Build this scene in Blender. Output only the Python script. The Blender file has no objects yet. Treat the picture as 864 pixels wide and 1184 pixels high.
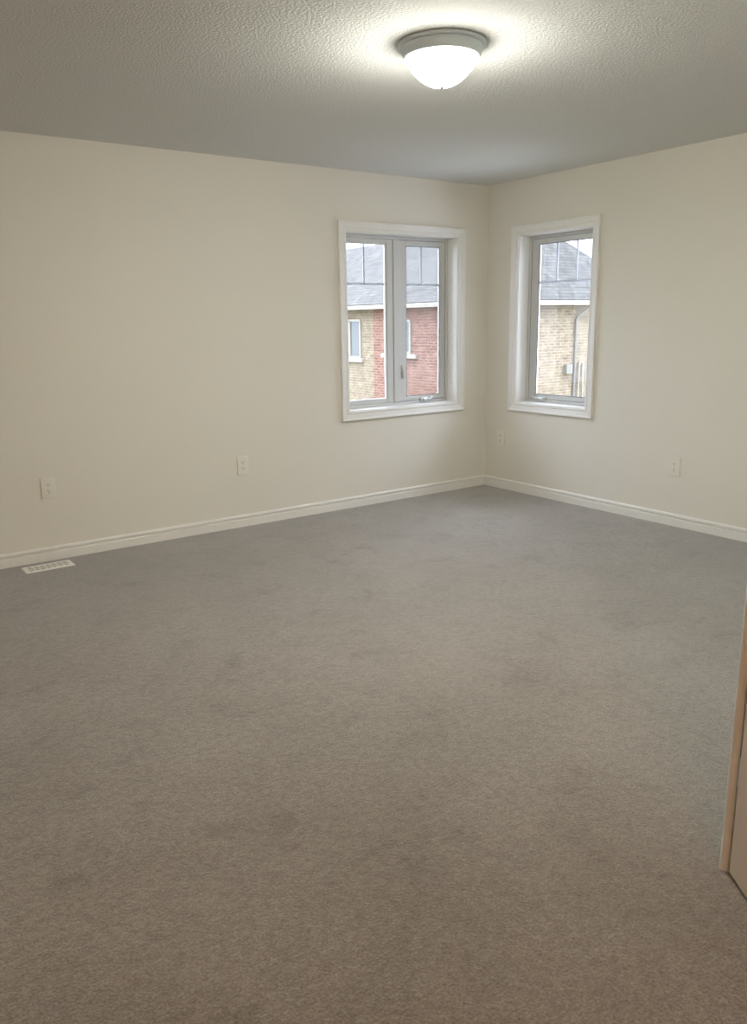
import bpy, bmesh, math
from mathutils import Vector, Matrix

S = bpy.context.scene
COL = S.collection

# ------------------------------------------------------------------ camera
F_PX, YAW, PITCH, ROLL = 921.2, math.radians(54.516), math.radians(13.425), math.radians(-0.931)
CAM = Vector((-4.752, -4.995, 1.395))
fwd = Vector((math.cos(YAW) * math.cos(PITCH), math.sin(YAW) * math.cos(PITCH), -math.sin(PITCH)))
rgt = Vector((math.sin(YAW), -math.cos(YAW), 0))
upv = rgt.cross(fwd)
r2 = math.cos(ROLL) * rgt + math.sin(ROLL) * upv
u2 = -math.sin(ROLL) * rgt + math.cos(ROLL) * upv
cd = bpy.data.cameras.new('camera')
cam = bpy.data.objects.new('camera', cd)
COL.objects.link(cam)
cd.sensor_fit = 'HORIZONTAL'
cd.sensor_width = 36
cd.lens = F_PX / 864 * 36
cd.clip_start = 0.02
m = Matrix((r2, u2, -fwd)).transposed().to_4x4()
m.translation = CAM
cam.matrix_world = m
S.camera = cam

# ------------------------------------------------------------------ world, light levels, exposure
SKY = (0.74, 0.81, 1.0)
SKY_STRENGTH = 15.0            # at the zenith; an overcast sky is a third of that at the horizon
LAMP_COLOR = (1.0, 0.985, 0.89)
LAMP_STRENGTH = 168.0
w = bpy.data.worlds.new('overcast_sky')
S.world = w
w.use_nodes = True
bgn = w.node_tree.nodes['Background']
bgn.inputs[0].default_value = (*SKY, 1)
wt = w.node_tree
wtc = wt.nodes.new('ShaderNodeTexCoord')
wsp = wt.nodes.new('ShaderNodeSeparateXYZ')
wmr = wt.nodes.new('ShaderNodeMapRange')
wmr.inputs['To Min'].default_value = SKY_STRENGTH / 3
wmr.inputs['To Max'].default_value = SKY_STRENGTH
wt.links.new(wtc.outputs['Generated'], wsp.inputs[0])
wt.links.new(wsp.outputs['Z'], wmr.inputs['Value'])
wt.links.new(wmr.outputs[0], bgn.inputs[1])
S.view_settings.view_transform = 'Standard'
S.view_settings.look = 'None'
S.view_settings.gamma = 1
S.view_settings.use_curve_mapping = False
S.view_settings.exposure = 0.0
S.cycles.max_bounces = 14
S.cycles.diffuse_bounces = 8
S.cycles.transparent_max_bounces = 16
S.cycles.sample_clamp_indirect = 6
FILL_COLOR = (1.0, 0.50, 0.25)
FILL_POWER = 18.0
hd_ = bpy.data.lights.new('unseen_fill_lamp', 'AREA')          # unseen lamp added behind the viewer to warm the foreground
hd_.shape, hd_.size, hd_.energy, hd_.color = 'DISK', .3, FILL_POWER, FILL_COLOR
ho_ = bpy.data.objects.new('unseen_fill_lamp', hd_)
ho_.location = (-4.65, -5.9, 2.42)
COL.objects.link(ho_)


def portal(name, loc, rot, sx, sy):
    d = bpy.data.lights.new(name, 'AREA')
    d.shape = 'RECTANGLE'
    d.size, d.size_y = sx, sy
    d.cycles.is_portal = True
    o = bpy.data.objects.new(name, d)
    o.location, o.rotation_euler = loc, rot
    COL.objects.link(o)


portal('window_portal', (-0.865, 0.22, 1.386), (math.radians(-90), 0, 0), 1.1, 1.32)
portal('window_portal', (0.22, -0.713, 1.386), (math.radians(-90), 0, math.radians(-90)), 0.76, 1.32)


# ------------------------------------------------------------------ materials
def new_mat(name):
    mt = bpy.data.materials.new(name)
    mt.use_nodes = True
    nt = mt.node_tree
    return mt, nt, nt.nodes['Principled BSDF']


def N(nt, typ, **kw):
    n = nt.nodes.new(typ)
    for k, v in kw.items():
        if k in n.inputs:
            n.inputs[k].default_value = v
        else:
            setattr(n, k, v)
    return n


def plain(name, color, rough=0.5, metal=0.0, spec=0.5, noise=0.0, nscale=30, bump=0.0, bscale=300, bdist=0.001):
    mt, nt, p = new_mat(name)
    p.inputs['Base Color'].default_value = (*color, 1)
    p.inputs['Roughness'].default_value = rough
    p.inputs['Metallic'].default_value = metal
    p.inputs['Specular IOR Level'].default_value = spec
    tc = N(nt, 'ShaderNodeTexCoord')
    if noise:
        nz = N(nt, 'ShaderNodeTexNoise', Scale=nscale, Detail=3.0)
        nt.links.new(tc.outputs['Object'], nz.inputs['Vector'])
        rp = N(nt, 'ShaderNodeValToRGB')
        rp.color_ramp.elements[0].position = .3
        rp.color_ramp.elements[1].position = .7
        rp.color_ramp.elements[0].color = (*[c * (1 - noise) for c in color], 1)
        rp.color_ramp.elements[1].color = (*[min(1, c * (1 + noise)) for c in color], 1)
        nt.links.new(nz.outputs['Fac'], rp.inputs['Fac'])
        nt.links.new(rp.outputs['Color'], p.inputs['Base Color'])
    if bump:
        nb = N(nt, 'ShaderNodeTexNoise', Scale=bscale, Detail=2.0)
        nt.links.new(tc.outputs['Object'], nb.inputs['Vector'])
        bp = N(nt, 'ShaderNodeBump', Strength=bump, Distance=bdist)
        nt.links.new(nb.outputs['Fac'], bp.inputs['Height'])
        nt.links.new(bp.outputs['Normal'], p.inputs['Normal'])
    return mt


M = {}
M['wall'] = plain('wall_paint', (0.80, 0.775, 0.70), 0.75, spec=0.3, noise=.012, nscale=1.3, bump=.06, bscale=260)
M['trim'] = plain('trim_paint', (0.85, 0.84, 0.80), 0.38, noise=.01)
M['vinyl'] = plain('white_vinyl', (0.61, 0.615, 0.60), 0.35)
M['plate'] = plain('outlet_plastic', (0.81, 0.795, 0.71), 0.32)
M['slot'] = plain('outlet_slot', (0.10, 0.09, 0.08), 0.6)
M['gasket'] = plain('gasket_rubber', (0.22, 0.24, 0.25), 0.6)
M['muntin'] = plain('grille_bar', (0.40, 0.41, 0.44), 0.45)
M['nickel'] = plain('satin_nickel', (0.78, 0.89, 0.95), 0.40, metal=0.0)
M['finial'] = plain('finial_metal', (0.16, 0.16, 0.16), 0.4, metal=0.5)
M['register'] = plain('register_enamel', (0.90, 0.88, 0.82), 0.4)
M['duct'] = plain('duct_dark', (0.03, 0.028, 0.026), 0.7)
M['door'] = plain('door_paint', (0.66, 0.58, 0.49), 0.45, noise=.01)
M['chrome'] = plain('crank_metal', (0.62, 0.63, 0.62), 0.3, metal=0.7)
M['fascia'] = plain('white_aluminium', (0.27, 0.25, 0.20), 0.5)
M['house_glass'] = plain('house_window_glass', (0.11, 0.115, 0.11), 0.12)
M['downpipe'] = plain('downpipe_grey', (0.17, 0.155, 0.13), 0.5)
M['meter'] = plain('meter_grey', (0.17, 0.16, 0.13), 0.5)
M['lawn'] = plain('lawn', (0.16, 0.155, 0.10), 0.9, noise=.3, nscale=3)
M['outer'] = plain('outer_cladding', (0.5, 0.42, 0.36), 0.9)


def carpet_mat():
    mt, nt, p = new_mat('carpet_pile')
    tc = N(nt, 'ShaderNodeTexCoord')
    big = N(nt, 'ShaderNodeTexNoise', Scale=1.7, Detail=5.0, Roughness=0.68)
    mid = N(nt, 'ShaderNodeTexNoise', Scale=4.2, Detail=6.0, Roughness=0.72, Distortion=0.25)
    fine = N(nt, 'ShaderNodeTexNoise', Scale=150, Detail=4.0, Roughness=0.75)
    tuft = N(nt, 'ShaderNodeTexNoise', Scale=48, Detail=3.0, Roughness=0.7)
    for n in (big, mid, fine, tuft):
        nt.links.new(tc.outputs['Object'], n.inputs['Vector'])
    rb = N(nt, 'ShaderNodeValToRGB')
    e = rb.color_ramp.elements
    e[0].position, e[1].position = .34, .66
    e[0].color = (0.236, 0.217, 0.193, 1)
    e[1].color = (0.292, 0.272, 0.245, 1)
    nt.links.new(big.outputs['Fac'], rb.inputs['Fac'])
    rm = N(nt, 'ShaderNodeValToRGB')
    e = rm.color_ramp.elements
    e[0].position, e[1].position = .30, .46
    e[0].color = (0.72, 0.71, 0.70, 1)
    e[1].color = (1, 1, 1, 1)
    nt.links.new(mid.outputs['Fac'], rm.inputs['Fac'])
    rf = N(nt, 'ShaderNodeValToRGB')
    e = rf.color_ramp.elements
    e[0].position, e[1].position = .3, .7
    e[0].color = (0.50, 0.50, 0.50, 1)
    e[1].color = (1.46, 1.46, 1.46, 1)
    nt.links.new(fine.outputs['Fac'], rf.inputs['Fac'])
    m1 = N(nt, 'ShaderNodeMixRGB', blend_type='MULTIPLY', Fac=1.0)
    m2 = N(nt, 'ShaderNodeMixRGB', blend_type='MULTIPLY', Fac=1.0)
    nt.links.new(rb.outputs['Color'], m1.inputs[1])
    nt.links.new(rm.outputs['Color'], m1.inputs[2])
    nt.links.new(m1.outputs['Color'], m2.inputs[1])
    nt.links.new(rf.outputs['Color'], m2.inputs[2])
    rt = N(nt, 'ShaderNodeValToRGB')
    e = rt.color_ramp.elements
    e[0].position, e[1].position = .35, .65
    e[0].color = (0.84, 0.84, 0.84, 1)
    e[1].color = (1.15, 1.15, 1.15, 1)
    nt.links.new(tuft.outputs['Fac'], rt.inputs['Fac'])
    m3 = N(nt, 'ShaderNodeMixRGB', blend_type='MULTIPLY', Fac=1.0)
    nt.links.new(m2.outputs['Color'], m3.inputs[1])
    nt.links.new(rt.outputs['Color'], m3.inputs[2])
    nt.links.new(m3.outputs['Color'], p.inputs['Base Color'])
    p.inputs['Roughness'].default_value = 1.0
    p.inputs['Specular IOR Level'].default_value = 0.05
    p.inputs['Sheen Weight'].default_value = 0.6
    p.inputs['Sheen Roughness'].default_value = 0.5
    b1 = N(nt, 'ShaderNodeBump', Strength=0.55, Distance=0.008)
    nt.links.new(fine.outputs['Fac'], b1.inputs['Height'])
    b2 = N(nt, 'ShaderNodeBump', Strength=0.4, Distance=0.012)
    nt.links.new(tuft.outputs['Fac'], b2.inputs['Height'])
    nt.links.new(b1.outputs['Normal'], b2.inputs['Normal'])
    nt.links.new(b2.outputs['Normal'], p.inputs['Normal'])
    return mt


def ceiling_mat():
    mt, nt, p = new_mat('stipple_ceiling')
    tc = N(nt, 'ShaderNodeTexCoord')
    a = N(nt, 'ShaderNodeTexNoise', Scale=88, Detail=2.0, Roughness=0.6)
    nt.links.new(tc.outputs['Object'], a.inputs['Vector'])
    rp = N(nt, 'ShaderNodeValToRGB')
    rp.color_ramp.elements[0].position = .38
    rp.color_ramp.elements[1].position = .62
    nt.links.new(a.outputs['Fac'], rp.inputs['Fac'])
    b = N(nt, 'ShaderNodeBump', Strength=0.34, Distance=0.005)
    nt.links.new(rp.outputs['Color'], b.inputs['Height'])
    nt.links.new(b.outputs['Normal'], p.inputs['Normal'])
    p.inputs['Base Color'].default_value = (0.71, 0.715, 0.70, 1)
    p.inputs['Roughness'].default_value = 0.95
    p.inputs['Specular IOR Level'].default_value = 0.1
    return mt


def brick_mat(name, c1, c2, mortar, axes, bw=0.25, bh=0.085, ms=0.014, bump=.4):
    mt, nt, p = new_mat(name)
    tc = N(nt, 'ShaderNodeTexCoord')
    sp = N(nt, 'ShaderNodeSeparateXYZ')
    cb = N(nt, 'ShaderNodeCombineXYZ')
    nt.links.new(tc.outputs['Object'], sp.inputs[0])
    if axes == 'hz':      # horizontal run (x + y) against height: right for both wall directions
        ad = N(nt, 'ShaderNodeMath', operation='ADD')
        nt.links.new(sp.outputs['X'], ad.inputs[0])
        nt.links.new(sp.outputs['Y'], ad.inputs[1])
        nt.links.new(ad.outputs[0], cb.inputs['X'])
    else:
        nt.links.new(sp.outputs['Y'], cb.inputs['X'])
    nt.links.new(sp.outputs['Z'], cb.inputs['Y'])
    br = N(nt, 'ShaderNodeTexBrick')
    br.inputs['Scale'].default_value = 1.0
    br.inputs['Brick Width'].default_value = bw
    br.inputs['Row Height'].default_value = bh
    br.inputs['Mortar Size'].default_value = ms
    br.inputs['Color1'].default_value = (*c1, 1)
    br.inputs['Color2'].default_value = (*c2, 1)
    br.inputs['Mortar'].default_value = (*mortar, 1)
    nt.links.new(cb.outputs[0], br.inputs['Vector'])
    nz = N(nt, 'ShaderNodeTexNoise', Scale=4.5, Detail=4.0)
    nt.links.new(tc.outputs['Object'], nz.inputs['Vector'])
    rp = N(nt, 'ShaderNodeValToRGB')
    rp.color_ramp.elements[0].position = .3
    rp.color_ramp.elements[1].position = .7
    rp.color_ramp.elements[0].color = (.78, .76, .76, 1)
    rp.color_ramp.elements[1].color = (1.2, 1.2, 1.18, 1)
    nt.links.new(nz.outputs['Fac'], rp.inputs['Fac'])
    mx = N(nt, 'ShaderNodeMixRGB', blend_type='MULTIPLY', Fac=1.0)
    nt.links.new(br.outputs['Color'], mx.inputs[1])
    nt.links.new(rp.outputs['Color'], mx.inputs[2])
    nt.links.new(mx.outputs['Color'], p.inputs['Base Color'])
    p.inputs['Roughness'].default_value = .9
    p.inputs['Specular IOR Level'].default_value = .2
    b = N(nt, 'ShaderNodeBump', Strength=bump, Distance=.01, invert=True)
    nt.links.new(br.outputs['Fac'], b.inputs['Height'])
    nt.links.new(b.outputs['Normal'], p.inputs['Normal'])
    return mt


def pane_mat():
    mt = bpy.data.materials.new('window_glass')
    mt.use_nodes = True
    nt = mt.node_tree
    nt.nodes.clear()
    out = N(nt, 'ShaderNodeOutputMaterial')
    tr = N(nt, 'ShaderNodeBsdfTransparent', Color=(0.975, 0.985, 0.98, 1))
    gl = N(nt, 'ShaderNodeBsdfGlossy', Color=(1, 1, 1, 1), Roughness=0.01)
    fr = N(nt, 'ShaderNodeFresnel', IOR=1.18)
    mx = N(nt, 'ShaderNodeMixShader')
    nt.links.new(fr.outputs[0], mx.inputs[0])
    nt.links.new(tr.outputs[0], mx.inputs[1])
    nt.links.new(gl.outputs[0], mx.inputs[2])
    nt.links.new(mx.outputs[0], out.inputs[0])
    return mt


def screen_mat():
    mt = bpy.data.materials.new('insect_mesh')
    mt.use_nodes = True
    nt = mt.node_tree
    nt.nodes.clear()
    out = N(nt, 'ShaderNodeOutputMaterial')
    tr = N(nt, 'ShaderNodeBsdfTransparent', Color=(1, 1, 1, 1))
    df = N(nt, 'ShaderNodeBsdfDiffuse', Color=(0.30, 0.30, 0.30, 1))
    mx = N(nt, 'ShaderNodeMixShader')
    mx.inputs[0].default_value = 0.22
    nt.links.new(tr.outputs[0], mx.inputs[1])
    nt.links.new(df.outputs[0], mx.inputs[2])
    nt.links.new(mx.outputs[0], out.inputs[0])
    return mt


def lamp_mat():
    mt, nt, p = new_mat('lit_frosted_glass')
    p.inputs['Base Color'].default_value = (.9, .88, .84, 1)
    p.inputs['Roughness'].default_value = .35
    p.inputs['Emission Color'].default_value = (*LAMP_COLOR, 1)
    tc = N(nt, 'ShaderNodeTexCoord')      # the bulbs sit low in the bowl: its rim glows less than its bottom
    sp = N(nt, 'ShaderNodeSeparateXYZ')
    nt.links.new(tc.outputs['Object'], sp.inputs[0])
    mr = N(nt, 'ShaderNodeMapRange')
    mr.inputs['From Min'].default_value = -.060
    mr.inputs['From Max'].default_value = -.140
    mr.inputs['To Min'].default_value = LAMP_STRENGTH * .025
    mr.inputs['To Max'].default_value = LAMP_STRENGTH * 2.1
    nt.links.new(sp.outputs['Z'], mr.inputs['Value'])
    nt.links.new(mr.outputs[0], p.inputs['Emission Strength'])
    return mt


M['carpet'] = carpet_mat()
M['ceiling'] = ceiling_mat()
M['tan_brick'] = brick_mat('tan_brick', (.222, .176, .113), (.172, .129, .083), (.235, .209, .161), 'hz')
M['red_brick'] = brick_mat('red_brick', (.205, .110, .081), (.155, .076, .056), (.225, .156, .121), 'hz')
M['shingle'] = brick_mat('grey_shingle', (.088, .084, .074), (.070, .067, .059), (.058, .056, .05), 'hz', bw=.32, bh=.09, ms=.012, bump=.3)
M['glass'] = pane_mat()
M['screen'] = screen_mat()
M['lamp_glass'] = lamp_mat()


# ------------------------------------------------------------------ mesh helpers (all in world coordinates)
def box(bm, x0, x1, y0, y1, z0, z1, bev=0.0):
    g = bmesh.ops.create_cube(bm, size=1)
    vs = g['verts']
    for v in vs:
        v.co = Vector((x0 + (v.co.x + .5) * (x1 - x0), y0 + (v.co.y + .5) * (y1 - y0), z0 + (v.co.z + .5) * (z1 - z0)))
    if bev:
        es = list({e for v in vs for e in v.link_edges})
        bmesh.ops.bevel(bm, geom=es, offset=bev, segments=2, affect='EDGES', profile=.6)


def mbox(bm, mp, u0, u1, v0, v1, n0, n1, bev=0.0):
    a, b = Vector(mp(u0, v0, n0)), Vector(mp(u1, v1, n1))
    box(bm, min(a.x, b.x), max(a.x, b.x), min(a.y, b.y), max(a.y, b.y), min(a.z, b.z), max(a.z, b.z), bev)


def frame_sweep(bm, mp, u0, u1, v0, v1, prof):
    """closed mitred frame: prof = [(w outward from the rectangle, n off the wall)]"""
    rings = []
    for w_, n_ in prof:
        rings.append([bm.verts.new(mp(*c, n_)) for c in
                      ((u0 - w_, v0 - w_), (u1 + w_, v0 - w_), (u1 + w_, v1 + w_), (u0 - w_, v1 + w_))])
    k = len(rings)
    for i in range(k):
        a, b = rings[i], rings[(i + 1) % k]
        for j in range(4):
            bm.faces.new((a[j], a[(j + 1) % 4], b[(j + 1) % 4], b[j]))
    bmesh.ops.recalc_face_normals(bm, faces=bm.faces)


def prism(bm, pts_a, pts_b):
    a = [bm.verts.new(p) for p in pts_a]
    b = [bm.verts.new(p) for p in pts_b]
    n = len(a)
    bm.faces.new(a)
    bm.faces.new(list(reversed(b)))
    for i in range(n):
        bm.faces.new((a[i], b[i], b[(i + 1) % n], a[(i + 1) % n]))
    bmesh.ops.recalc_face_normals(bm, faces=bm.faces)


def lathe(bm, c, prof, seg=72):
    rings = []
    for r, z in prof:
        if r < 1e-6:
            rings.append([bm.verts.new((c[0], c[1], z))])
        else:
            rings.append([bm.verts.new((c[0] + r * math.cos(t * 2 * math.pi / seg), c[1] + r * math.sin(t * 2 * math.pi / seg), z)) for t in range(seg)])
    for a, b in zip(rings, rings[1:]):
        for i in range(seg):
            j = (i + 1) % seg
            if len(a) == 1 and len(b) > 1:
                bm.faces.new((a[0], b[i], b[j]))
            elif len(b) == 1 and len(a) > 1:
                bm.faces.new((a[i], a[j], b[0]))
            elif len(a) > 1:
                bm.faces.new((a[i], a[j], b[j], b[i]))
    bmesh.ops.recalc_face_normals(bm, faces=bm.faces)


def tube(bm, pts, r, seg=12):
    pts = [Vector(p) for p in pts]
    rings = []
    for i, p in enumerate(pts):
        d = (pts[min(i + 1, len(pts) - 1)] - pts[max(i - 1, 0)]).normalized()
        s = d.cross(Vector((0, 0, 1)))
        if s.length < 1e-3:
            s = d.cross(Vector((0, 1, 0)))
        s.normalize()
        t = d.cross(s)
        rings.append([bm.verts.new(p + r * (math.cos(k * 2 * math.pi / seg) * s + math.sin(k * 2 * math.pi / seg) * t)) for k in range(seg)])
    for a, b in zip(rings, rings[1:]):
        for i in range(seg):
            bm.faces.new((a[i], a[(i + 1) % seg], b[(i + 1) % seg], b[i]))
    bm.faces.new(rings[0])
    bm.faces.new(list(reversed(rings[-1])))
    bmesh.ops.recalc_face_normals(bm, faces=bm.faces)


def wloc(o):
    v = Vector((0, 0, 0))
    while o is not None:
        v += o.location
        o = o.parent
    return v


def obj(name, bm, mat, parent=None, smooth=None):
    me = bpy.data.meshes.new(name)
    if parent is None:
        lo = Vector([min(v.co[i] for v in bm.verts) for i in range(3)])
        hi = Vector([max(v.co[i] for v in bm.verts) for i in range(3)])
        org = Vector(((lo.x + hi.x) / 2, (lo.y + hi.y) / 2, lo.z))
    else:
        org = wloc(parent)
    bmesh.ops.translate(bm, verts=bm.verts, vec=-org)
    bm.to_mesh(me)
    bm.free()
    me.materials.append(mat)
    if smooth:
        for p in me.polygons:
            p.use_smooth = True
        me.set_sharp_from_angle(angle=math.radians(smooth))
    o = bpy.data.objects.new(name, me)
    COL.objects.link(o)
    if parent is None:
        o.location = org
    else:
        o.parent = parent
    return o


def empty(name, loc):
    o = bpy.data.objects.new(name, None)
    o.empty_display_size = .05
    o.location = loc
    COL.objects.link(o)
    return o


def tag(o, label, cat, group=None, kind=None):
    o['label'] = label
    o['category'] = cat
    if group:
        o['group'] = group
    if kind:
        o['kind'] = kind
    return o


def BM():
    return bmesh.new()


mL = lambda u, v, n: (u, -n, v)       # wall y = 0, room on the -y side
mR = lambda u, v, n: (-n, u, v)       # wall x = 0, room on the -x side

# ------------------------------------------------------------------ room shell
CH = 2.44
X0, Y0 = -5.7, -6.2
WT = 0.2
L0, L1, V0, V1 = -1.405, -0.325, 0.735, 2.037      # left window opening (x)
R0, R1 = -1.078, -0.348                            # right window opening (y)
CX, CY = -2.978, -4.040                            # outer corner of the closet bump-out

bm = BM(); box(bm, X0 - WT, WT, Y0 - WT, WT, -0.2, 0)
tag(obj('floor', bm, M['carpet']), 'grey beige wall-to-wall carpet across the whole room', 'floor', kind='structure')
bm = BM(); box(bm, X0 - WT, WT, Y0 - WT, WT, CH, CH + .15)
tag(obj('ceiling', bm, M['ceiling']), 'stippled pale ceiling around the lit dome lamp', 'ceiling', kind='structure')


def wall_hole(mp, ua, ub, h0, h1):
    bm = BM()
    mbox(bm, mp, ua, h0, 0, CH, 0, -WT)
    mbox(bm, mp, h1, ub, 0, CH, 0, -WT)
    mbox(bm, mp, h0, h1, 0, V0, 0, -WT)
    mbox(bm, mp, h0, h1, V1, CH, 0, -WT)
    return bm


tag(obj('wall_left', wall_hole(mL, X0 - WT, WT, L0, L1), M['wall']), 'long cream wall with the double window and two outlets', 'wall', kind='structure')
tag(obj('wall_right', wall_hole(mR, Y0 - WT, 0, R0, R1), M['wall']), 'cream wall with the narrow single window', 'wall', kind='structure')
bm = BM(); box(bm, X0 - WT, X0, Y0 - WT, 0, 0, CH)
tag(obj('wall_near', bm, M['wall']), 'cream side wall out of view on the left', 'wall', kind='structure')
bm = BM(); box(bm, X0, 0, Y0 - WT, Y0, 0, CH)
tag(obj('wall_back', bm, M['wall']), 'cream wall behind the viewer', 'wall', kind='structure')
# closet bump-out: a face towards the room and a side with the closet doorway
DY0, DY1, DH = -4.85, -4.068, 2.05
bm = BM()
box(bm, CX, 0, CY - .1, CY, 0, CH)
box(bm, CX, CX + .1, Y0, DY0, 0, CH)
box(bm, CX, CX + .1, DY0, CY - .1, DH, CH)
tag(obj('wall_closet', bm, M['wall']), 'cream closet wall beside the half open door', 'wall', kind='structure')


# ------------------------------------------------------------------ baseboards
BP = [(0, 0), (.016, 0), (.016, .050), (.0135, .0545), (.003, .0560), (.003, .0620), (.0130, .0640), (.0135, .068), (.0125, .076), (.008, .083), (0, .084)]


def baseboard(name, label, p0, p1, nrm, m0, m1):
    """m0, m1: mitre slope at either end (+1 shortens with thickness)"""
    p0, p1, nrm = Vector(p0), Vector(p1), Vector(nrm)
    d = (p1 - p0).normalized()
    bm = BM()
    prism(bm, [p0 + nrm * t + d * t * m0 + Vector((0, 0, z)) for t, z in BP],
          [p1 + nrm * t - d * t * m1 + Vector((0, 0, z)) for t, z in BP])
    tag(obj(name, bm, M['trim']), label, 'baseboard', kind='structure')


baseboard('baseboard_left', 'white grooved baseboard under the double window', (X0, 0, 0), (0, 0, 0), (0, -1, 0), 1, 1)
baseboard('baseboard_right', 'white grooved baseboard under the narrow single window', (0, 0, 0), (0, CY, 0), (-1, 0, 0), 1, 1)
baseboard('baseboard_near', 'white grooved baseboard out of view on the left', (X0, Y0, 0), (X0, 0, 0), (1, 0, 0), 1, 1)
baseboard('baseboard_back', 'white grooved baseboard behind the viewer', (CX, Y0, 0), (X0, Y0, 0), (0, 1, 0), 1, 1)
baseboard('baseboard_closet', 'white grooved baseboard along the closet wall', (0, CY, 0), (CX + .055, CY, 0), (0, 1, 0), 1, 0)

# ------------------------------------------------------------------ windows
CASE = [(-.004, 0), (-.004, .009), (0, .013), (.010, .014), (.016, .0115), (.021, .0115), (.024, .015), (.046, .0185), (.052, .0225), (.062, .0235), (.0655, .021), (.0655, 0)]
NF = -.110                        # front of the vinyl frame, this deep in the opening
NG = -.132                        # glass


def window(name, label, mp, u0, u1, sashes, wood_base):
    root = empty(name, mp((u0 + u1) / 2, V0, 0))
    tag(root, label, 'window', kind='structure')
    bm = BM()
    frame_sweep(bm, mp, u0, u1, V0, V1, CASE)
    obj('casing', bm, M['trim'], root)
    t = .008
    bm = BM()                     # painted jamb boards lining the opening
    frame_sweep(bm, mp, u0 + t, u1 - t, V0 + t, V1 - t, [(0, .002), (t, .002), (t, NF), (0, NF)])
    obj('jamb_liner', bm, M['trim'], root)
    fw = .034
    bm = BM()
    frame_sweep(bm, mp, u0 + fw, u1 - fw, V0 + fw, V1 - fw,
                [(0, NF - .014), (.004, NF - .004), (.010, NF), (fw, NF), (fw, NF - .085), (0, NF - .085)])
    obj('frame', bm, M['vinyl'], root)
    if len(sashes) > 1:
        a, b = sashes[0]['g'][1], sashes[1]['g'][0]
        c = (a + b) / 2
        bm = BM()
        mbox(bm, mp, c - .032, c + .032, V0 + fw, V1 - fw, NF - .085, NF, .003)
        obj('mullion', bm, M['vinyl'], root)
    for i, s in enumerate(sashes):
        ga, gb = s['g']
        va, vb = s['v']
        oa, ob = s['o']
        bm = BM()                 # sash frame; stepped bead towards the glass
        # four rails of individual widths, each with a glazing bead
        mbox(bm, mp, oa, ga - .012, V0 + fw, V1 - fw, NF - .038, NF - .008, .003)
        mbox(bm, mp, gb + .012, ob, V0 + fw, V1 - fw, NF - .038, NF - .008, .003)
        mbox(bm, mp, ga - .012, gb + .012, V0 + fw, va - .012, NF - .038, NF - .008, .003)
        mbox(bm, mp, ga - .012, gb + .012, vb + .012, V1 - fw, NF - .038, NF - .008, .003)
        frame_sweep(bm, mp, ga, gb, va, vb, [(0, NG + .003), (.005, NF - .013), (.0125, NF - .011), (.0125, NF - .036), (0, NF - .036)])
        so = obj('sash', bm, M['vinyl'], root)
        if s.get('gasket'):
            bm = BM()
            frame_sweep(bm, mp, ga + .0, gb - .0, va, vb, [(-.003, NG + .004), (.0015, NG + .0065), (.0025, NG + .001), (-.003, NG + .001)])
            frame_sweep(bm, mp, oa + .003, ob - .003, V0 + fw + .003, V1 - fw - .003, [(0, NF - .0105), (.004, NF - .0065), (.005, NF - .012), (0, NF - .012)])
            obj('gasket', bm, M['gasket'], so)
        bm = BM()
        mbox(bm, mp, ga - .004, gb + .004, va - .004, vb + .004, NG - .004, NG)
        obj('glass', bm, M['glass'], so)
        for (k, pos, lo, hi) in s['bars']:
            bm = BM()
            if k == 'h':
                mbox(bm, mp, lo, hi, pos - .0075, pos + .0075, NG - .013, NG - .007)
            else:
                mbox(bm, mp, pos - .007, pos + .007, lo, hi, NG - .0125, NG - .0075)
            obj('muntin', bm, M['muntin'], so)
        if s.get('screen'):
            bm = BM()
            vs = [bm.verts.new(mp(a_, b_, NG + .0015)) for a_, b_ in ((ga, va), (gb, va), (gb, vb), (ga, vb))]
            bm.faces.new(vs)
            obj('insect_screen', bm, M['screen'], so)
        if s.get('crank') is not None:
            cu = s['crank']
            cv = V0 + fw + .005
            bm = BM()
            mbox(bm, mp, cu - .045, cu + .045, cv - .022, cv + .012, NF - .006, NF + .010, .004)
            mbox(bm, mp, cu - .018, cu + .018, cv - .016, cv + .004, NF + .004, NF + .026, .005)
            hd = obj('crank_handle', bm, M['chrome'], root, 35)
            bm = BM()
            tube(bm, [mp(cu, cv - .006, NF + .024), mp(cu + .03, cv - .001, NF + .032), mp(cu + .055, cv + .004, NF + .030), mp(cu + .066, cv + .006, NF + .022)], .006)
            mbox(bm, mp, cu + .058, cu + .074, cv - .004, cv + .016, NF + .010, NF + .030, .005)
            obj('crank_arm', bm, M['chrome'], hd, 40)
        if s.get('lock'):
            lu, lv = s['lock']
            bm = BM()
            mbox(bm, mp, lu - .008, lu + .008, lv - .055, lv + .055, NF - .002, NF + .005, .003)
            mbox(bm, mp, lu - .005, lu + .005, lv - .045, lv + .03, NF + .003, NF + .014, .003)
            obj('lock_lever', bm, M['vinyl'], root)
    return root


HB = 1.676
GV = (.805, 1.963)
fw = .034
window('window_1', 'double window with two casements in the long cream wall', mL, L0, L1, [
    dict(g=(-1.318, -.957), v=GV, o=(L0 + fw, -.887), bars=[('h', HB, -1.318, -.957), ('v', -1.145, HB, GV[1])]),
    dict(g=(-.752, -.410), v=GV, o=(-.823, L1 - fw), bars=[('h', HB, -.752, -.410), ('v', -.590, HB, GV[1])],
         screen=True, gasket=True, crank=-.585, lock=(-.803, 1.0)),
], 0)
window('window_2', 'narrow single casement window in the wall right of the corner', mR, R0, R1, [
    dict(g=(-.985, -.452), v=GV, o=(R0 + fw, R1 - fw), bars=[('h', HB, -.985, -.452), ('v', -.815, HB, GV[1]), ('v', -.622, HB, GV[1])],
         gasket=True, crank=-.53),
], 0)

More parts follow.
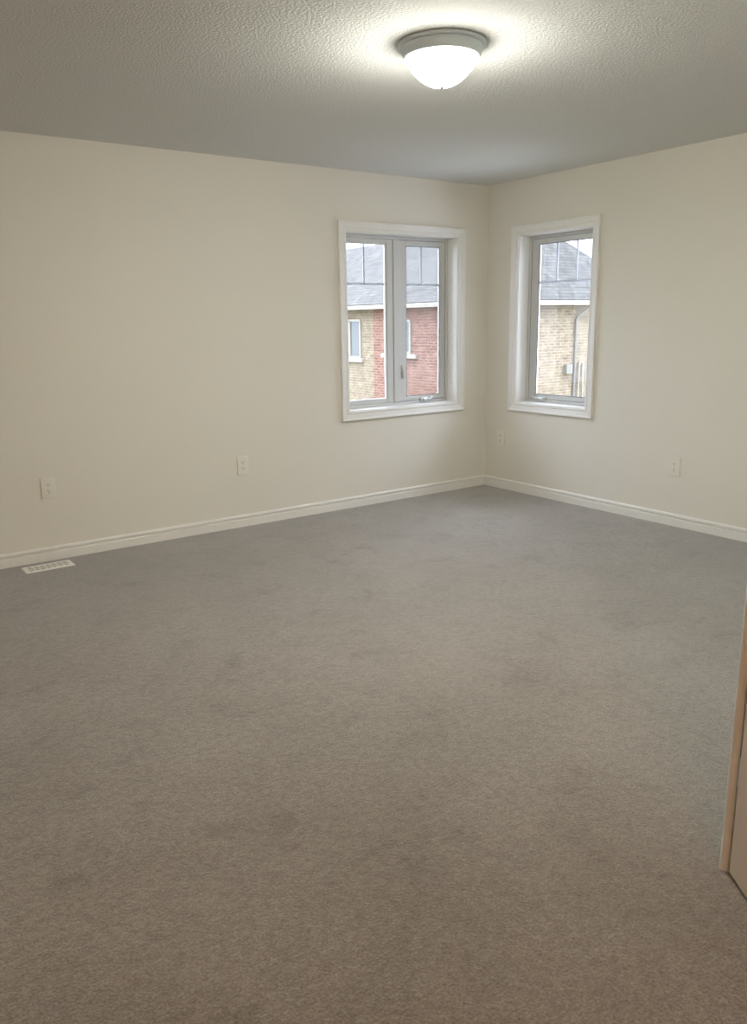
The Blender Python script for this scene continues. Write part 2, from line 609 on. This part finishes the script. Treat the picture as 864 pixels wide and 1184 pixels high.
# ------------------------------------------------------------------ closet door (half open) with its frame
root = empty('door_1', (CX, DY1, 0))
tag(root, 'tan flush door standing half open at the right edge', 'door', kind='structure')
# rounded stop moulding at the outer corner and jamb
bm = BM()
pr = [(.0, 0), (-.008, .001), (-.0125, .005), (-.015, .011), (-.014, .017), (-.010, .022), (-.008, .0255), (0, .0255)]
ya = CY - .002
prism(bm, [(CX + a, ya - b, 0) for a, b in pr], [(CX + a, ya - b, DH + .03) for a, b in pr])
obj('edge_moulding', bm, M['trim'], root, 40)
bm = BM()
box(bm, CX + .001, CX + .1, DY0, DY0 + .02, 0, DH)
box(bm, CX + .001, CX + .1, DY0, DY1 - .001, DH - .02, DH)
box(bm, CX + .001, CX + .1, DY1 + .0005, CY - .1 + .072, 0, DH)
obj('door_jamb', bm, M['trim'], root)
# leaf: hinged near the moulding, swung out of the wall
hx, hy = -2.999, -4.0765
ang = math.atan2(-4.163 + 4.070, -3.0625 + 2.9955)
d = Vector((math.cos(ang), math.sin(ang), 0))
n = Vector((-d.y, d.x, 0))
if n.dot(Vector((-1, .5, 0))) > 0:
    n = -n                       # n points away from the viewer, into the leaf
LW_, LT = .72, .035


def leaf_prism(bm, a0, a1, t0, t1, z0, z1):
    o = Vector((hx, hy, 0))
    q = [o + d * a0 + n * t0, o + d * a1 + n * t0, o + d * a1 + n * t1, o + d * a0 + n * t1]
    prism(bm, [v + Vector((0, 0, z0)) for v in q], [v + Vector((0, 0, z1)) for v in q])


bm = BM(); leaf_prism(bm, .001, LW_, 0, LT, .012, 2.02)
bmesh.ops.bevel(bm, geom=list(bm.edges), offset=.002, segments=2, affect='EDGES')
lf = obj('door_leaf', bm, M['door'], root)
for hz in (.25, 1.05, 1.8):
    bm = BM()
    tube(bm, [(hx + .012, hy + .003, hz), (hx + .012, hy + .003, hz + .08)], .004)
    obj('hinge', bm, M['nickel'], lf, 40)
for sgn, t0 in ((-1, 0), (1, LT)):
    bm = BM()
    c = Vector((hx, hy, .95)) + d * (LW_ - .065) + n * t0
    tube(bm, [c, c + n * sgn * .008], .03, 24)
    tube(bm, [c + n * sgn * .006, c + n * sgn * .035], .011, 16)
    tube(bm, [c + n * sgn * .033, c + n * sgn * .04, c + n * sgn * .055, c + n * sgn * .06], .025, 24)
    obj('door_knob', bm, M['nickel'], lf, 40)

# ------------------------------------------------------------------ ceiling lamp
LC = (-2.52, -2.372)
root = empty('ceiling_light', (LC[0], LC[1], CH))
tag(root, 'lit frosted dome lamp with grey stepped rim on the ceiling', 'ceiling light')
bm = BM()
lathe(bm, LC, [(0, CH), (.1695, CH), (.1735, CH - .003), (.1745, CH - .008), (.1725, CH - .013), (.1665, CH - .0155), (.1600, CH - .0155), (.1590, CH - .0185),
               (.1615, CH - .0205), (.1615, CH - .0235), (.1585, CH - .028), (.1545, CH - .036), (.1495, CH - .045), (.1465, CH - .0495), (.1425, CH - .050), (.139, CH - .045), (.135, CH - .02), (0, CH - .02)])
obj('rim', bm, M['nickel'], root, 40)
bm = BM()
prof = []
for i in range(19):
    a = math.pi / 2 * i / 18
    t = math.sin(a)
    prof.append((.1395 * math.cos(a) ** (1.6 - .6 * t * t) if i < 18 else 0, CH - .040 - .112 * t))
lathe(bm, LC, prof)
obj('glass_dome', bm, M['lamp_glass'], root, 60)
bm = BM()
zb = CH - .151
lathe(bm, LC, [(0, zb + .002), (.0105, zb + .001), (.0115, zb - .0015), (.0085, zb - .0035), (.0065, zb - .0055), (.004, zb - .0075), (0, zb - .008)], 24)
obj('finial', bm, M['finial'], root, 50)

# ------------------------------------------------------------------ outlets
G = 'wall outlets'


def make_outlet():
    r = empty('wall_outlet', (0, 0, 0))
    bm = BM()
    w_, h_ = .043, .064
    box(bm, -w_, w_, -.0095, -.0002, -h_, h_, .003)
    obj('cover_plate', bm, M['plate'], r, 40)
    for z in (-.0205, .0205):
        bm = BM()
        seg = 28
        ra = []
        for k in range(seg):
            t = 2 * math.pi * k / seg
            ra.append((.0175 * math.cos(t), max(-.0138, min(.0138, .0175 * math.sin(t)))))
        prism(bm, [(a, -.0108, z + b) for a, b in ra], [(a, -.008, z + b) for a, b in ra])
        s = obj('socket', bm, M['plate'], r)
        bm = BM()
        box(bm, -.0080, -.0052, -.0113, -.009, z - .0015, z + .0075)
        box(bm, .0052, .0080, -.0113, -.009, z - .0005, z + .0065)
        tube(bm, [(0, -.0113, z - .0075), (0, -.009, z - .0075)], .0030, 10)
        obj('slots', bm, M['slot'], s)
    bm = BM()
    tube(bm, [(0, -.011, 0), (0, -.009, 0)], .003, 12)
    obj('screw', bm, M['chrome'], r)
    return r


def copy_tree(o, parent=None):
    c = o.copy()
    COL.objects.link(c)
    if parent is not None:
        c.parent = parent
    for ch in list(o.children):
        copy_tree(ch, c)
    return c


outlet = make_outlet()
spots = [((-3.608, 0, .449), 0, 'cream wall outlet on the long wall above the floor register'),
         ((-2.307, 0, .436), 0, 'cream wall outlet on the long wall between register and double window'),
         ((0, -1.858, .408), -90, 'cream wall outlet on the right wall beyond the narrow window'),
         ((0, -.200, .430), -90, 'pale wall outlet beside the room corner below the narrow window')]
for i, (loc, rz, lab) in enumerate(spots):
    o = outlet if i == 0 else copy_tree(outlet)
    tag(o, lab, 'outlet', G)
    o.location = loc
    o.rotation_euler = (0, 0, math.radians(rz))

# ------------------------------------------------------------------ floor register
root = empty('floor_register', (-3.69, -.150, 0))
tag(root, 'white metal floor register set in the carpet by the baseboard', 'vent')
mF = lambda u, v, n: (u, v, n)
u0, u1, v0, v1 = -3.805, -3.575, -.190, -.110
bm = BM()
frame_sweep(bm, mF, u0, u1, v0, v1, [(0, .001), (0, .008), (.004, .009), (.018, .008), (.025, .003), (.025, .001)])
obj('flange', bm, M['register'], root)
bm = BM(); box(bm, u0 - .001, u1 + .001, v0 - .001, v1 + .001, .0005, .002)
obj('duct', bm, M['duct'], root)


def bar2(bm, a, b, w_, z0, z1):
    a, b = Vector((*a, 0)), Vector((*b, 0))
    t = (b - a).normalized()
    s = Vector((-t.y, t.x, 0)) * w_ / 2
    q = [a - s, b - s, b + s, a + s]
    prism(bm, [v + Vector((0, 0, z0)) for v in q], [v + Vector((0, 0, z1)) for v in q])


bm = BM()
nC, H = 7, v1 - v0
st = (u1 - u0) / nC
for i in range(nC):
    ua, ub = u0 + i * st, u0 + (i + 1) * st
    bar2(bm, (ua, v0), (ub, v1), .0045, .003, .0072)
    bar2(bm, (ua, v1), (ub, v0), .0045, .003, .0070)
    if i:
        bar2(bm, (ua, v0), (ua, v1), .004, .003, .0068)
bar2(bm, (u0, (v0 + v1) / 2), (u1, (v0 + v1) / 2), .005, .003, .0066)
obj('grille', bm, M['register'], root)

# ------------------------------------------------------------------ outside: ground and the neighbouring house
GZ = -3.2
bm = BM(); box(bm, -30, 60, 3, 70, GZ - .2, GZ)
tag(obj('ground', bm, M['lawn']), 'ground outside below the windows', 'ground', kind='structure')

HX0, HX1, HY0, HY1, HE = 10.6, 17.75, 11.4, 31.0, 1.80
root = empty('neighbouring_house', (HX0, HY0, GZ))
tag(root, 'two-tone brick house with grey hip roof seen through the windows', 'house')
bm = BM(); box(bm, HX0, HX1, HY0, HY1, GZ, HE)
obj('brick_wall', bm, M['tan_brick'], root)
bm = BM(); box(bm, HX0 - .04, HX0, HY0, 16.34, GZ, HE - .002)
o = obj('red_wall', bm, M['red_brick'], root)
o['label'] = 'red brick section of the house wall'
# roof
ov = .33
ex0, ex1, ey0, ey1, ez = HX0 - ov, HX1 + ov, HY0 - ov, HY1 + ov, 1.93
rx, ry0, ry1, rz = (ex0 + ex1) / 2, 12.9, 29.2, 4.28
bm = BM()
E4 = [bm.verts.new(p) for p in ((ex0, ey0, ez), (ex1, ey0, ez), (ex1, ey1, ez), (ex0, ey1, ez))]
B4 = [bm.verts.new((v.co.x, v.co.y, ez - .02)) for v in E4]
ra, rb = bm.verts.new((rx, ry0, rz)), bm.verts.new((rx, ry1, rz))
bm.faces.new((E4[0], E4[1], ra)); bm.faces.new((E4[1], E4[2], rb, ra))
bm.faces.new((E4[2], E4[3], rb)); bm.faces.new((E4[3], E4[0], ra, rb))
bm.faces.new(B4)
for i in range(4):
    bm.faces.new((E4[i], E4[(i + 1) % 4], B4[(i + 1) % 4], B4[i]))
bmesh.ops.recalc_face_normals(bm, faces=bm.faces)
rf = obj('roof', bm, M['shingle'], root)
bm = BM()
frame_sweep(bm, mF, ex0, ex1, ey0, ey1, [(-.03, HE - .02), (-.03, HE + .10), (.08, HE + .10), (.10, HE + .06), (.09, HE - .02)])
obj('gutter', bm, M['fascia'], rf)
bm = BM(); box(bm, ex0, ex1, ey0, ey1, HE, HE + .03)
obj('soffit', bm, M['fascia'], rf)


def house_window(y0, y1, z0, z1, ns, se=.12):
    mp = lambda u, v, n_: (HX0 - n_, u, v)
    off = .04 if y1 < 16.34 else 0
    bm = BM()
    frame_sweep(bm, mp, y0 + .07, y1 - .07, z0 + .07, z1 - .07, [(0, off + .01), (0, off + .05), (.07, off + .05), (.07, off + .001), (0, off + .001)][:4])
    for k in range(1, ns):
        u = y0 + (y1 - y0) * k / ns
        mbox(bm, mp, u - .045, u + .045, z0 + .05, z1 - .05, off + .001, off + .05)
    f = obj('house_window', bm, M['fascia'], root)
    bm = BM(); mbox(bm, mp, y0 + .05, y1 - .05, z0 + .05, z1 - .05, off - .02, off + .012)
    obj('pane', bm, M['house_glass'], f)
    bm = BM(); mbox(bm, mp, y0 - se, y1 + .12, z0 - .13, z0, off - .02, off + .09, .01)
    obj('sill', bm, M['fascia'], f)


house_window(17.06, 18.36, .22, 1.48, 2)
house_window(14.36, 15.70, .42, 1.44, 2, .3)
bm = BM()
x = 14.46
tube(bm, [(x + .25, HY0 - .36, HE - .02), (x + .2, HY0 - .33, HE - .12), (x + .03, HY0 - .10, HE - .32), (x, HY0 - .06, HE - .45), (x, HY0 - .06, GZ + .2)], .036, 10)
obj('downpipe', bm, M['downpipe'], root, 60)
bm = BM(); box(bm, 14.02, 14.28, HY0 - .14, HY0 + .01, -.22, .06, .01)
obj('meter_box', bm, M['meter'], root)
bm = BM()
tube(bm, [(14.62, HY0 - .09, -1.6), (14.62, HY0 - .09, .02), (14.68, HY0 - .09, .12), (14.76, HY0 - .09, .10), (14.80, HY0 - .09, 0), (14.80, HY0 - .09, -1.6)], .035, 10)
obj('vent_pipe', bm, M['fascia'], root, 60)
